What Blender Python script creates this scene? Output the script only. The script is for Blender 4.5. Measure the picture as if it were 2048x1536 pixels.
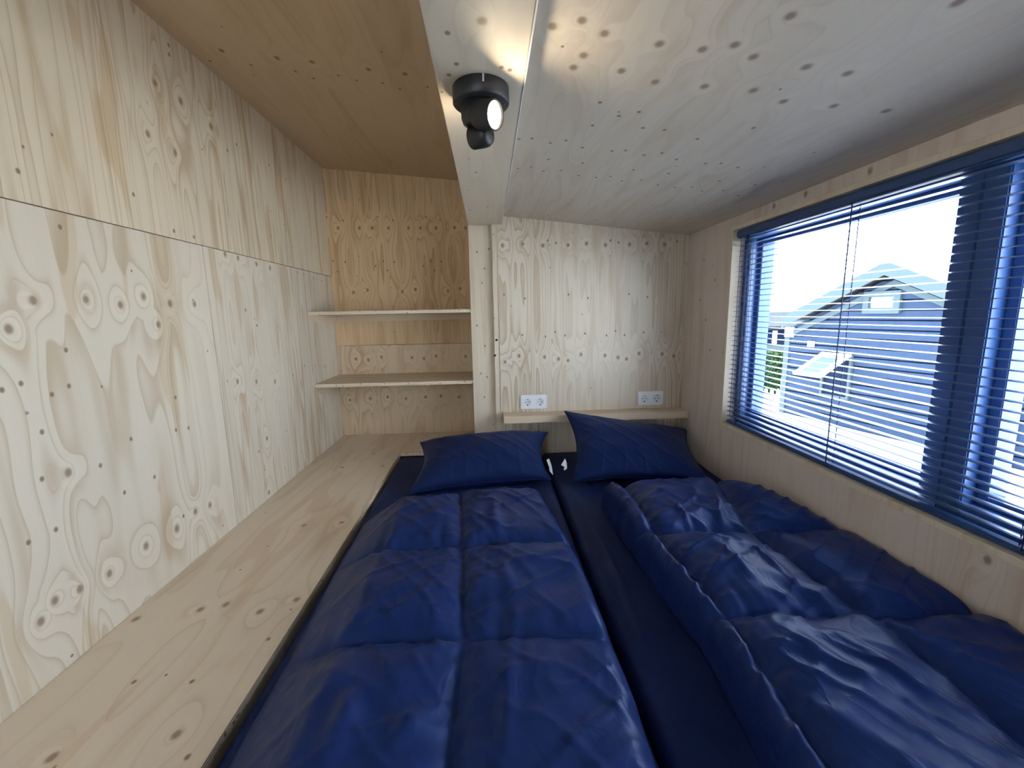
import bpy, bmesh, math, random
import numpy as np
from mathutils import Vector, Matrix

for o in list(bpy.data.objects):
    bpy.data.objects.remove(o, do_unlink=True)
SC = bpy.context.scene
COL = SC.collection

# ------------------------------------------------------------------ camera, sky, sun, exposure
CZ = 1.228                                   # eye height above the room floor (metres)
F = 863.118                                  # focal length in pixels of the 2048 wide frame
PITCH, YAW, ROLL = (math.radians(a) for a in (9.23617, 2.97517, -1.02801))
_cp, _sp, _cy, _sy = math.cos(PITCH), math.sin(PITCH), math.cos(YAW), math.sin(YAW)
_fw = np.array([_sy*_cp, _cy*_cp, -_sp]); _rt = np.array([_cy, -_sy, 0.0]); _up = np.cross(_rt, _fw)
_r2 = math.cos(ROLL)*_rt + math.sin(ROLL)*_up
_u2 = -math.sin(ROLL)*_rt + math.cos(ROLL)*_up
cam = bpy.data.cameras.new('camera'); cam_o = bpy.data.objects.new('camera', cam); COL.objects.link(cam_o)
cam.sensor_fit = 'HORIZONTAL'; cam.sensor_width = 36.0; cam.lens = F/2048*36.0
cam.clip_start = 0.02; cam.clip_end = 200
m = Matrix.Identity(4)
for i in range(3):
    m[i][0] = _r2[i]; m[i][1] = _u2[i]; m[i][2] = -_fw[i]
m[2][3] = CZ
cam_o.matrix_world = m
SC.camera = cam_o

SKY_STRENGTH = 10.0
w = bpy.data.worlds.new('sky'); SC.world = w; w.use_nodes = True
bg = w.node_tree.nodes['Background']
bg.inputs['Color'].default_value = (0.88, 0.93, 1.0, 1); bg.inputs['Strength'].default_value = SKY_STRENGTH
sun = bpy.data.lights.new('sun', 'SUN'); sun.energy = 20.0; sun.angle = math.radians(0.6); sun.color = (1.0, 0.95, 0.88)
sun_o = bpy.data.objects.new('sun', sun); COL.objects.link(sun_o)
sun_o.rotation_euler = Vector((-0.25, -0.62, -0.92)).to_track_quat('-Z', 'Y').to_euler()
sun_o.location = (6, 10, 12)
vs = SC.view_settings
SC.display_settings.display_device = 'sRGB'
vs.view_transform = 'Standard'; vs.look = 'None'; vs.gamma = 1.0; vs.use_curve_mapping = False
vs.exposure = 0.62

# ------------------------------------------------------------------ pixel rays (only a direction; distance comes from a plane)
def ray(x, y):
    a, b = (x-1024)/F, -(y-768)/F
    return a*_r2 + b*_u2 + _fw
def onX(x, y, X): d = ray(x, y); p = d*X/d[0]; return np.array([p[0], p[1], p[2]+CZ])
def onY(x, y, Y): d = ray(x, y); p = d*Y/d[1]; return np.array([p[0], p[1], p[2]+CZ])
def onZ(x, y, Z): d = ray(x, y); p = d*(Z-CZ)/d[2]; return np.array([p[0], p[1], p[2]+CZ])
def onPlane(x, y, p0, n):
    d = ray(x, y); c = np.array([0, 0, CZ]); t = np.dot(np.array(p0)-c, n)/np.dot(d, n); return c + d*t

# main dimensions
XL, XR = -0.979, 1.107           # faces of the left and right wall
Y1, YC, Y2 = 2.40, 2.43, 2.842   # headboard wall, column face, alcove back wall
BENCH = CZ - 0.778               # top of the bench
BEDX0 = -0.525                   # bench edge
MAT = 0.436                      # top of the mattresses
BEAMZ = CZ + 0.470
YF = -1.25                       # wall behind the camera
def zc_niche(x): return CZ + 0.888 - 0.085*(x - XL)
def zc_main(x): return CZ + 0.5225 - 0.1045*x

# ------------------------------------------------------------------ node helpers
def new_mat(name):
    mt = bpy.data.materials.new(name); mt.use_nodes = True
    nt = mt.node_tree; nt.nodes.clear()
    out = nt.nodes.new('ShaderNodeOutputMaterial')
    bs = nt.nodes.new('ShaderNodeBsdfPrincipled')
    nt.links.new(bs.outputs[0], out.inputs[0])
    return mt, nt, bs
def _set(nt, sock, v):
    if isinstance(v, bpy.types.NodeSocket): nt.links.new(v, sock)
    else: sock.default_value = v
def math_(nt, op, a, b=None, c=None, clamp=False):
    n = nt.nodes.new('ShaderNodeMath'); n.operation = op; n.use_clamp = clamp
    _set(nt, n.inputs[0], a)
    if b is not None: _set(nt, n.inputs[1], b)
    if c is not None: _set(nt, n.inputs[2], c)
    return n.outputs[0]
def vec_(nt, op, a, b=None):
    n = nt.nodes.new('ShaderNodeVectorMath'); n.operation = op
    _set(nt, n.inputs[0], a)
    if b is not None: _set(nt, n.inputs[1], b)
    return n.outputs['Value'] if op in ('DOT_PRODUCT', 'DISTANCE', 'LENGTH') else n.outputs['Vector']
def comb(nt, x, y, z):
    n = nt.nodes.new('ShaderNodeCombineXYZ')
    for i, v in enumerate((x, y, z)): _set(nt, n.inputs[i], v)
    return n.outputs[0]
def noise(nt, v, scale, detail=2.0, rough=0.5, dist=0.0):
    n = nt.nodes.new('ShaderNodeTexNoise'); n.noise_dimensions = '3D'
    _set(nt, n.inputs['Vector'], v); n.inputs['Scale'].default_value = scale
    n.inputs['Detail'].default_value = detail; n.inputs['Roughness'].default_value = rough
    n.inputs['Distortion'].default_value = dist
    return n.outputs['Fac']
def smooth(nt, v, a, b, c=0.0, d=1.0):
    n = nt.nodes.new('ShaderNodeMapRange'); n.interpolation_type = 'SMOOTHSTEP'
    _set(nt, n.inputs['Value'], v)
    for k, x in zip(('From Min', 'From Max', 'To Min', 'To Max'), (a, b, c, d)): n.inputs[k].default_value = x
    return n.outputs[0]
def mixc(nt, f, a, b, mode='MIX'):
    n = nt.nodes.new('ShaderNodeMix'); n.data_type = 'RGBA'; n.blend_type = mode
    _set(nt, n.inputs[0], f)
    for s, v in ((n.inputs[6], a), (n.inputs[7], b)):
        if isinstance(v, bpy.types.NodeSocket): nt.links.new(v, s)
        else: s.default_value = (*v, 1) if len(v) == 3 else v
    return n.outputs[2]
def bump(nt, bs, h, strength, dist=0.01):
    n = nt.nodes.new('ShaderNodeBump'); n.inputs['Strength'].default_value = strength
    n.inputs['Distance'].default_value = dist
    nt.links.new(h, n.inputs['Height']); nt.links.new(n.outputs[0], bs.inputs['Normal'])

PLY_PALE = (0.70, 0.625, 0.51)
def ply(name, ua, va, period, knots=(), pins=(), seed=0.0, base=PLY_PALE, rings=9.0, contrast=1.0, stretch=0.45,
        pin_scale=5.0, patch=0.5, drift=0.12, thick=7.0):
    """rotary cut softwood veneer: growth rings cut on a log that unrolls once every `period` metres"""
    mt, nt, bs = new_mat(name)
    pos = nt.nodes.new('ShaderNodeNewGeometry').outputs['Position']
    u = vec_(nt, 'DOT_PRODUCT', pos, ua); v = vec_(nt, 'DOT_PRODUCT', pos, va)
    th = math_(nt, 'MULTIPLY', u, 2*math.pi/period)
    R = 0.62
    lx = math_(nt, 'MULTIPLY', math_(nt, 'COSINE', th), R); ly = math_(nt, 'MULTIPLY', math_(nt, 'SINE', th), R)
    lz = math_(nt, 'ADD', math_(nt, 'MULTIPLY', v, stretch), math_(nt, 'MULTIPLY_ADD', u, drift, seed))
    lp = comb(nt, math_(nt, 'ADD', lx, math_(nt, 'MULTIPLY', u, drift)), ly, lz)
    h = noise(nt, lp, 1.0, 1.0, 0.42)
    wob = noise(nt, comb(nt, math_(nt, 'MULTIPLY', u, 9.0), math_(nt, 'MULTIPLY', v, 2.6), seed), 1.0, 1.0, 0.5)
    h = math_(nt, 'ADD', h, math_(nt, 'MULTIPLY', wob, 0.085))
    uv = comb(nt, u, math_(nt, 'MULTIPLY', v, 0.8), 0.0)
    def chain(ks):
        d = None
        for (a, b) in ks:
            e = vec_(nt, 'DISTANCE', uv, (a, b*0.8, 0.0))
            d = e if d is None else math_(nt, 'MINIMUM', d, e)
        return d
    dk = chain(knots); dp = chain(pins)
    if dk is not None:
        bumpk = math_(nt, 'EXPONENT', math_(nt, 'MULTIPLY', dk, -28.0))
        h = math_(nt, 'ADD', h, math_(nt, 'MULTIPLY', bumpk, 0.22))
    flame0 = noise(nt, comb(nt, math_(nt, 'MULTIPLY', u, 15.0), math_(nt, 'MULTIPLY', v, 2.0), seed+3.3), 1.0, 1.0, 0.5)
    x = math_(nt, 'FRACT', math_(nt, 'MULTIPLY', h, rings*2.2))
    line = math_(nt, 'POWER', x, thick)
    line = math_(nt, 'MULTIPLY', line, smooth(nt, x, 0.94, 1.0, 1.0, 0.0))
    vary = noise(nt, comb(nt, math_(nt, 'MULTIPLY', u, 2.3), math_(nt, 'MULTIPLY', v, 0.9), seed+7), 1.0, 0.0)
    y = math_(nt, 'FRACT', math_(nt, 'MULTIPLY_ADD', h, rings*0.9, 0.3))
    broad = math_(nt, 'MULTIPLY', smooth(nt, y, 0.50, 0.93), smooth(nt, y, 0.94, 1.0, 1.0, 0.0))
    broad = math_(nt, 'MULTIPLY', broad, smooth(nt, flame0, 0.35, 0.60, 0.0, 0.75))
    line = math_(nt, 'MAXIMUM', line, broad)
    line = math_(nt, 'MULTIPLY', line, smooth(nt, vary, 0.3, 0.65, 0.35, 1.0))
    fib = noise(nt, comb(nt, math_(nt, 'MULTIPLY', u, 260.0), math_(nt, 'MULTIPLY', v, 9.0), seed), 1.0, 0.0, 0.6)
    flame = smooth(nt, flame0, 0.585, 0.635)
    tone = math_(nt, 'SUBTRACT', 1.0, vary)
    b = np.array(base)
    c = mixc(nt, tone, tuple(b*0.93), tuple(np.minimum(b*1.06, 0.95)))
    c = mixc(nt, math_(nt, 'MULTIPLY', fib, 0.16), c, tuple(b*0.72))
    c = mixc(nt, math_(nt, 'MULTIPLY', flame, min(0.9, 0.45*patch)), c, tuple(b*np.array([0.76, 0.62, 0.45])))
    c = mixc(nt, math_(nt, 'MULTIPLY', line, min(0.95, 0.66*contrast)), c, tuple(b*np.array([0.56, 0.435, 0.30])))
    # scattered pin knots
    vo = nt.nodes.new('ShaderNodeTexVoronoi'); vo.voronoi_dimensions = '2D'; vo.inputs['Scale'].default_value = pin_scale
    nt.links.new(vec_(nt, 'ADD', uv, (seed*3.1, seed*1.7, 0)), vo.inputs['Vector'])
    sx = nt.nodes.new('ShaderNodeSeparateColor'); nt.links.new(vo.outputs['Color'], sx.inputs[0])
    gate = math_(nt, 'GREATER_THAN', sx.outputs[0], 0.45)
    pk = math_(nt, 'MULTIPLY', smooth(nt, vo.outputs['Distance'], 0.0014*pin_scale, 0.0045*pin_scale, 1.0, 0.0), gate)
    dark = pk
    if dp is not None:
        dark = math_(nt, 'MAXIMUM', dark, smooth(nt, dp, 0.0026, 0.0070, 1.0, 0.0))
    kcol = (b[0]*0.36, b[1]*0.28, b[2]*0.22)
    c = mixc(nt, math_(nt, 'MULTIPLY', dark, 0.9), c, tuple(x*0.85 for x in kcol))
    if dk is not None:
        c = mixc(nt, math_(nt, 'MULTIPLY', smooth(nt, dk, 0.0038, 0.0125, 1.0, 0.0), 0.84), c, kcol)
        halo = math_(nt, 'MULTIPLY', smooth(nt, dk, 0.010, 0.018), smooth(nt, dk, 0.020, 0.034, 1.0, 0.0))
        c = mixc(nt, math_(nt, 'MULTIPLY', halo, 0.18), c, tuple(np.minimum(b*1.15, 0.95)))
    nt.links.new(c, bs.inputs['Base Color'])
    bs.inputs['Roughness'].default_value = 0.55
    bs.inputs['Specular IOR Level'].default_value = 0.28
    return mt
def ply_edge(name, axis, pitch=0.0036):
    mt, nt, bs = new_mat(name)
    pos = nt.nodes.new('ShaderNodeNewGeometry').outputs['Position']
    t = vec_(nt, 'DOT_PRODUCT', pos, axis)
    s = smooth(nt, math_(nt, 'SINE', math_(nt, 'MULTIPLY', t, 2*math.pi/(2*pitch))), -0.25, 0.25)
    n = noise(nt, pos, 60.0, 3.0)
    c = mixc(nt, s, (0.84, 0.74, 0.58), (0.55, 0.42, 0.28))
    c = mixc(nt, smooth(nt, n, 0.62, 0.70), c, (0.16, 0.10, 0.06))
    nt.links.new(c, bs.inputs['Base Color']); bs.inputs['Roughness'].default_value = 0.7
    return mt
def plain(name, col, rough=0.5, metal=0.0, spec=0.5, var=0.0, vscale=30.0, bumpy=0.0, coat=0.0):
    mt, nt, bs = new_mat(name)
    pos = nt.nodes.new('ShaderNodeNewGeometry').outputs['Position']
    n = noise(nt, pos, vscale, 3.0)
    b = np.array(col)
    nt.links.new(mixc(nt, n, tuple(b*(1-var)), tuple(np.minimum(b*(1+var), 1.0))), bs.inputs['Base Color'])
    bs.inputs['Roughness'].default_value = rough; bs.inputs['Metallic'].default_value = metal
    bs.inputs['Specular IOR Level'].default_value = spec; bs.inputs['Coat Weight'].default_value = coat
    if bumpy: bump(nt, bs, n, bumpy, 0.003)
    return mt
def fabric(name, col, rough=0.5, sheen=0.3, spec=0.4, wr=1.0):
    mt, nt, bs = new_mat(name)
    pos = nt.nodes.new('ShaderNodeNewGeometry').outputs['Position']
    weave = noise(nt, pos, 900.0, 1.0); n = noise(nt, pos, 14.0, 2.0)
    b = np.array(col)
    nt.links.new(mixc(nt, n, tuple(b*0.88), tuple(b*1.12)), bs.inputs['Base Color'])
    bs.inputs['Roughness'].default_value = rough; bs.inputs['Specular IOR Level'].default_value = spec
    bs.inputs['Sheen Weight'].default_value = sheen; bs.inputs['Sheen Roughness'].default_value = 0.45
    bs.inputs['Sheen Tint'].default_value = (0.2, 0.4, 1.0, 1)
    bs.inputs['Specular Tint'].default_value = (0.30, 0.50, 1.0, 1)
    cr_ = noise(nt, vec_(nt, 'MULTIPLY', pos, (16.0, 7.0, 12.0)), 1.0, 2.0, 0.5, 0.9)
    rdg = math_(nt, 'POWER', math_(nt, 'SUBTRACT', 1.0, math_(nt, 'ABSOLUTE', math_(nt, 'MULTIPLY_ADD', cr_, 2.0, -1.0))), 7.0)
    bump(nt, bs, math_(nt, 'ADD', math_(nt, 'MULTIPLY', weave, 0.05), rdg), 0.13*wr, 0.008)
    return mt
def emit(name, col, strength):
    mt = bpy.data.materials.new(name); mt.use_nodes = True; nt = mt.node_tree; nt.nodes.clear()
    out = nt.nodes.new('ShaderNodeOutputMaterial'); e = nt.nodes.new('ShaderNodeEmission')
    e.inputs[0].default_value = (*col, 1); e.inputs[1].default_value = strength
    nt.links.new(e.outputs[0], out.inputs[0]); return mt
def glass(name):
    mt = bpy.data.materials.new(name); mt.use_nodes = True; nt = mt.node_tree; nt.nodes.clear()
    out = nt.nodes.new('ShaderNodeOutputMaterial')
    t = nt.nodes.new('ShaderNodeBsdfTransparent'); t.inputs[0].default_value = (0.93, 0.97, 1.0, 1)
    g = nt.nodes.new('ShaderNodeBsdfGlossy'); g.inputs['Roughness'].default_value = 0.02
    lw = nt.nodes.new('ShaderNodeLayerWeight'); lw.inputs['Blend'].default_value = 0.5
    f5 = math_(nt, 'MULTIPLY_ADD', math_(nt, 'POWER', lw.outputs['Facing'], 5.0), 0.6, 0.02)
    mx = nt.nodes.new('ShaderNodeMixShader')
    nt.links.new(f5, mx.inputs[0]); nt.links.new(t.outputs[0], mx.inputs[1]); nt.links.new(g.outputs[0], mx.inputs[2])
    nt.links.new(mx.outputs[0], out.inputs[0]); return mt

# ------------------------------------------------------------------ object helpers
def tag(o, label=None, cat=None, group=None, kind=None):
    if label: o['label'] = label
    if cat: o['category'] = cat
    if group: o['group'] = group
    if kind: o['kind'] = kind
    return o
def wloc(o):
    p = Vector((0, 0, 0))
    while o is not None: p = p + Vector(o.location); o = o.parent
    return p
def empty(name, loc):
    o = bpy.data.objects.new(name, None); COL.objects.link(o); o.location = loc; o.empty_display_size = 0.05; return o
def mesh(name, V, Fc, mat, parent=None, smooth_=False, at=None, mats=None, mi=None):
    """V in world coordinates; the object's origin goes to `at` (default: centre of its box)"""
    V = np.asarray(V, float)
    if at is None: at = (V.min(0)+V.max(0))/2
    at = Vector(at)
    me = bpy.data.meshes.new(name)
    me.from_pydata([tuple(p) for p in (V - np.array(at))], [], [tuple(f) for f in Fc])
    me.materials.append(mat)
    if mats:
        for x in mats: me.materials.append(x)
    if mi is not None: me.polygons.foreach_set('material_index', mi)
    bm = bmesh.new(); bm.from_mesh(me); bmesh.ops.recalc_face_normals(bm, faces=bm.faces); bm.to_mesh(me); bm.free()
    if smooth_: me.polygons.foreach_set('use_smooth', [True]*len(me.polygons))
    me.update()
    o = bpy.data.objects.new(name, me); COL.objects.link(o)
    if parent is not None: o.parent = parent; o.location = at - wloc(parent)
    else: o.location = at
    return o
def boxv(x0, x1, y0, y1, z0, z1):
    V = [(x, y, z) for z in (z0, z1) for y in (y0, y1) for x in (x0, x1)]
    Fc = [(0, 2, 3, 1), (4, 5, 7, 6), (0, 1, 5, 4), (2, 6, 7, 3), (0, 4, 6, 2), (1, 3, 7, 5)]  # -z +z -y +y -x +x
    return V, Fc
def bevel(o, wd, seg=2):
    bm = bmesh.new(); bm.from_mesh(o.data)
    bmesh.ops.bevel(bm, geom=list(bm.edges), offset=wd, segments=seg, affect='EDGES', clamp_overlap=True)
    bm.to_mesh(o.data); bm.free(); return o
def box(name, x0, x1, y0, y1, z0, z1, mat, parent=None, bev=0.0, mats=None, mi=None, seg=2):
    V, Fc = boxv(x0, x1, y0, y1, z0, z1)
    o = mesh(name, V, Fc, mat, parent, mats=mats, mi=mi)
    if bev: bevel(o, bev, seg)
    return o
def prism(name, poly, ext, mat, parent=None, bev=0.0, mats=None, mi=None):
    """poly: list of 3D points of one face, ext: extrusion vector"""
    n = len(poly); P = np.array(poly, float); V = np.vstack([P, P+np.array(ext)])
    Fc = [tuple(range(n)), tuple(range(2*n-1, n-1, -1))] + [(i, (i+1) % n, n+(i+1) % n, n+i) for i in range(n)]
    o = mesh(name, V, Fc, mat, parent, mats=mats, mi=mi)
    if bev: bevel(o, bev)
    return o
def frame_of(d):
    d = Vector(d).normalized(); a = Vector((0, 0, 1)) if abs(d.z) < 0.9 else Vector((1, 0, 0))
    e1 = d.cross(a).normalized(); e2 = d.cross(e1).normalized(); return d, e1, e2
def lathe(name, c, axis, prof, mat, parent=None, seg=40, smooth_=True):
    """prof: list of (distance along axis, radius)"""
    d, e1, e2 = frame_of(axis); c = Vector(c); V = []; Fc = []
    for t, r in prof:
        for k in range(seg):
            a = 2*math.pi*k/seg; V.append(c + d*t + (e1*math.cos(a)+e2*math.sin(a))*r)
    for i in range(len(prof)-1):
        for k in range(seg):
            k2 = (k+1) % seg; Fc.append((i*seg+k, i*seg+k2, (i+1)*seg+k2, (i+1)*seg+k))
    if prof[0][1] > 1e-5: Fc.append(tuple(range(seg)))
    if prof[-1][1] > 1e-5: Fc.append(tuple((len(prof)-1)*seg+k for k in range(seg)))
    o = mesh(name, [tuple(p) for p in V], Fc, mat, parent)
    for p in o.data.polygons: p.use_smooth = smooth_ and len(p.vertices) == 4
    return o
def tube(name, pts, r, mat, parent=None, seg=6):
    V = []; Fc = []; n = len(pts)
    for i, p in enumerate(pts):
        a = Vector(pts[max(i-1, 0)]); b = Vector(pts[min(i+1, n-1)]); d, e1, e2 = frame_of(b-a)
        for k in range(seg):
            t = 2*math.pi*k/seg; V.append(Vector(p)+(e1*math.cos(t)+e2*math.sin(t))*r)
    for i in range(n-1):
        for k in range(seg):
            k2 = (k+1) % seg; Fc.append((i*seg+k, i*seg+k2, (i+1)*seg+k2, (i+1)*seg+k))
    Fc.append(tuple(range(seg))); Fc.append(tuple((n-1)*seg+k for k in range(seg)))
    return mesh(name, [tuple(p) for p in V], Fc, mat, parent, smooth_=True)
_rng = np.random.RandomState(5)
_LAT = _rng.rand(256, 256)
def vnoise(x, y):
    xi = np.floor(x).astype(int); yi = np.floor(y).astype(int); a = x-xi; b = y-yi
    a = a*a*(3-2*a); b = b*b*(3-2*b)
    g = lambda i, j: _LAT[np.mod(i, 256), np.mod(j, 256)]
    return (g(xi, yi)*(1-a)+g(xi+1, yi)*a)*(1-b) + (g(xi, yi+1)*(1-a)+g(xi+1, yi+1)*a)*b - 0.5

# ------------------------------------------------------------------ knot positions read off the photograph
def kn(pix, plane, ua, va):
    ua = np.array(ua); va = np.array(va); r = []
    for p in pix:
        q = plane(*p); r.append((float(q@ua), float(q@va)))
    return r
UX, UY, UZ = (1.0, 0, 0), (0, 1.0, 0), (0, 0, 1.0)
pl_left = lambda x, y: onX(x, y, XL)
pl_head = lambda x, y: onY(x, y, Y1)
pl_nich = lambda x, y: onY(x, y, Y2)
pl_bench = lambda x, y: onZ(x, y, BENCH)
n_main = np.array([0.1045, 0, 1.0]); n_main /= np.linalg.norm(n_main)
n_nic = np.array([0.085, 0, 1.0]); n_nic /= np.linalg.norm(n_nic)
pl_ceil = lambda x, y: onPlane(x, y, (0, 0, zc_main(0)), n_main)
pl_nceil = lambda x, y: onPlane(x, y, (XL, 0, zc_niche(XL)), n_nic)
K_near = [(67,601),(17,658),(172,599),(241,610),(287,593),(340,607),(317,649),(389,608),(137,945),(292,1092),(219,1147),(160,1178),(110,1201),(82,1243),(391,1023),(420,1010),(354,1057)]
P_near = [(132,700),(104,789),(42,767),(4,780),(138,772),(351,795),(120,454),(84,958),(201,931),(262,878),(249,985),(112,1059),(57,1085),(367,1032),(309,954),(377,856),(352,860),(84,864)]
K_far = [(475,763),(513,763),(550,763),(534,877),(538,985),(450,508),(476,516),(513,528),(540,536)]
P_far = [(514,651),(491,620),(595,545),(608,549),(627,557),(643,561),(609,731),(630,732),(650,733),(586,750),(518,903)]
K_up = [(296,268),(350,305),(422,253),(361,202),(310,166)]
P_up = [(473,289),(455,301),(538,330),(338,109),(337,90),(36,342),(267,389),(348,462),(388,474),(572,359)]
K_head = [(1005,491),(1045,488),(1085,491),(1136,490),(1173,487),(1211,490),(1259,489),(1294,487),(1329,489),(1038,712),(1010,724),(1089,714),(1117,718),(1136,721),(1162,709),(1210,711),(1236,715),(1253,718),(1278,707),(1324,708),(1348,712)]
P_head = [(1095,481),(1112,486),(1221,481),(1237,485),(1354,483),(1008,589),(1050,597),(1137,589),(1176,596),(1258,588),(1295,594),(1045,670),(1091,673),(1110,664),(1130,671),(1170,667),(1213,671),(1231,662),(1249,670),(1287,665)]
K_nich = [(676,456),(719,456),(744,456),(777,456),(817,456),(841,456),(872,456),(909,455),(931,456),(707,585),(735,580),(805,583),(831,579),(896,582),(920,577)]
P_nich = [(653,434),(686,441),(755,434),(786,441),(852,434),(880,440),(666,522),(690,524),(675,543),(751,532),(767,522),(775,541),(789,524),(847,532),(862,522),(869,541),(882,523)]
K_nlow = [(712,718),(737,720),(763,714),(824,715),(848,717),(872,712),(931,713),(700,800),(741,797),(775,794),(812,797),(851,794),(882,792),(918,794)]
P_nlow = [(679,673),(688,675),(753,668),(777,671),(786,673),(846,666),(869,670),(878,672)]
K_ceil = [(1164,41),(1105,53),(1209,67),(1319,88),(1405,99),(1470,90),(1507,114),(1581,32),(1613,134),(1695,147),(1147,135),(1243,142),(1310,164),(1409,173),(1507,181),(1567,203),(1668,212),(1167,111),(1916,5),(1772,222)]
P_ceil = [(1278,224),(1238,232),(1200,205),(1185,251),(1286,256),(1329,260),(1507,256),(1395,278),(1038,278),(1064,277),(1101,286),(1132,281),(1165,295),(1224,302),(1251,301),(1288,310),(1324,306),(1353,319),(1411,327),(1442,327),(1476,335),(1036,337),(1062,334),(1087,342),(1122,341),(1097,319),(1165,326),(1157,351),(1192,355),(1221,353),(1244,362),(1283,360),(1267,340),(1337,347),(1316,370),(1350,375),(1384,374),(1404,382),(1447,381),(1439,362),(1510,370),(1476,391),(1019,422),(1096,431),(1191,440)]
K_bench = [(520,1223),(593,1199),(353,1469),(104,1515),(272,1238),(401,1219),(452,1209),(608,1051),(683,1045),(748,907),(765,932),(685,935)]
P_bench = [(537,1278),(384,1363),(375,1514),(268,1364),(709,916),(667,915)]
K_nceil = [(443,101),(554,116),(624,124),(737,139),(810,148)]
P_nceil = [(420,122),(502,130),(591,143),(627,157),(677,151),(713,161),(765,166),(800,178),(855,174)]
P_col = [(954,504),(969,537),(964,566),(954,651),(970,692),(962,747),(974,754),(969,794),(978,498)]
pl_beam = lambda x, y: onZ(x, y, BEAMZ)
P_beam = [(898,150),(913,128),(1020,140),(895,66),(952,345),(975,414),(940,420),(1008,412),(1003,135)]

def plyk(name, K, P, plane, ua, va, **k):
    return ply(name, ua, va, knots=kn(K, plane, ua, va), pins=kn(P, plane, ua, va), **k)
M = {}
M['ply_near'] = plyk('plywood_wide_grain', K_near, P_near, pl_left, UY, UZ, period=0.62, seed=1.3, rings=7.5, contrast=1.1, patch=1.0, stretch=0.25)
M['ply_far'] = plyk('plywood_fine_grain', K_far, P_far, pl_left, UY, UZ, period=0.40, seed=4.1, rings=8, contrast=1.3, patch=1.1, stretch=0.2, thick=4.5)
M['ply_up'] = plyk('plywood_upper', K_up, P_up, pl_left, UY, UZ, period=0.5, seed=7.7, rings=8, contrast=1.3, patch=1.2, stretch=0.16, base=(0.72, 0.62, 0.47))
M['ply_head'] = plyk('plywood_headboard', K_head, P_head, pl_head, UX, UZ, period=0.365, seed=2.2, rings=7, contrast=1.4, patch=0.5, stretch=0.24, drift=0.02, thick=4.0)
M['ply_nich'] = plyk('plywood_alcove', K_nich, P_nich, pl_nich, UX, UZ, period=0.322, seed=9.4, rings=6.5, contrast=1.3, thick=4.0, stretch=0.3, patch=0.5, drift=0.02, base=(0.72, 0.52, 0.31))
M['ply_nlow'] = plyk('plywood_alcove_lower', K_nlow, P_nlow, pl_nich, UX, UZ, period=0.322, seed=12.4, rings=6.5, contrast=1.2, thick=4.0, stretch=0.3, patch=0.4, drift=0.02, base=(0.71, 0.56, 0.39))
M['ply_ceil'] = plyk('plywood_ceiling', K_ceil, P_ceil, pl_ceil, UX, UY, period=0.45, seed=15.1, rings=5.0, contrast=0.55, patch=0.25, stretch=0.9, base=(0.67, 0.61, 0.52), pin_scale=4)
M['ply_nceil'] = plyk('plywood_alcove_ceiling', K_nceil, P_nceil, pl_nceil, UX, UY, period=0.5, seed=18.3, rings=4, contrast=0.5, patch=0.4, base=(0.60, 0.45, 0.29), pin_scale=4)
M['ply_bench'] = plyk('plywood_bench', K_bench, P_bench, pl_bench, UX, UY, period=0.7, seed=21.0, rings=4.0, contrast=0.65, patch=0.7, base=(0.73, 0.61, 0.47), stretch=0.3)
M['ply_beam'] = plyk('plywood_beam', [(964,42)], P_beam, pl_beam, UX, UY, period=0.5, seed=24.0, rings=3, contrast=0.4, patch=0.2, base=(0.68, 0.61, 0.50))
M['ply_col'] = plyk('plywood_column', [], P_col, lambda x, y: onY(x, y, YC), UX, UZ, period=0.4, seed=27.0, rings=5, contrast=0.6, patch=0.2, base=(0.70, 0.61, 0.48))
M['ply_right'] = plyk('plywood_window_wall', [(1740,342),(1611,388),(1548,412),(1975,1120)], [(1400,600),(1420,700),(1412,640),(1408,520),(1430,560)], lambda x, y: onX(x, y, XR), UY, UZ, period=0.45, seed=30.0, rings=5, contrast=0.6, patch=0.3, base=(0.66, 0.575, 0.52))
M['ply_shelf'] = ply('plywood_shelf', UY, UX, 0.4, seed=33.0, rings=4, contrast=0.5, patch=0.2, base=(0.66, 0.55, 0.41))
M['ply_plain'] = ply('plywood_plain', UY, UZ, 0.4, seed=36.0, rings=5, contrast=0.6)
M['ply_side'] = ply('plywood_front_wall', UX, UZ, 0.4, seed=39.0, rings=6, contrast=0.7)
M['edge_z'] = ply_edge('plywood_edge', UZ)
M['spruce'] = ply('spruce_board', UY, UX, 0.9, seed=42.0, rings=7, contrast=0.35, patch=0.1, base=(0.72, 0.58, 0.42), stretch=0.2)
M['frame'] = plain('flare_tinted_window_frame', (0.035, 0.095, 0.27), 0.30, var=0.06)  # black frame; the blue haze of lens flare is put into its colour
M['slat'] = plain('blind_slat_paint', (0.12, 0.17, 0.29), 0.32, metal=0.75, var=0.05)
M['rail'] = plain('blind_rail_paint', (0.028, 0.07, 0.20), 0.35, var=0.1)
M['cord'] = plain('blind_cord', (0.02, 0.03, 0.10), 0.8)
M['glass'] = glass('window_glass')
M['white'] = plain('white_plastic', (0.82, 0.84, 0.88), 0.3, spec=0.5)
M['white2'] = plain('white_plastic_insert', (0.74, 0.76, 0.80), 0.35, spec=0.5)
M['hole'] = plain('dark_hole', (0.02, 0.02, 0.02), 0.8)
M['black'] = plain('black_lamp_paint', (0.018, 0.019, 0.022), 0.45, var=0.15)
M['mark'] = plain('pale_mark', (0.55, 0.56, 0.55), 0.5)
M['steel'] = plain('screw_steel', (0.35, 0.35, 0.36), 0.35, metal=1.0)
M['lens'] = emit('lamp_glow', (1.0, 0.83, 0.58), 95.0)
M['navy'] = fabric('navy_cotton', (0.0090, 0.0185, 0.078), 0.5, 0.03, 0.22, 0.5)
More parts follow.
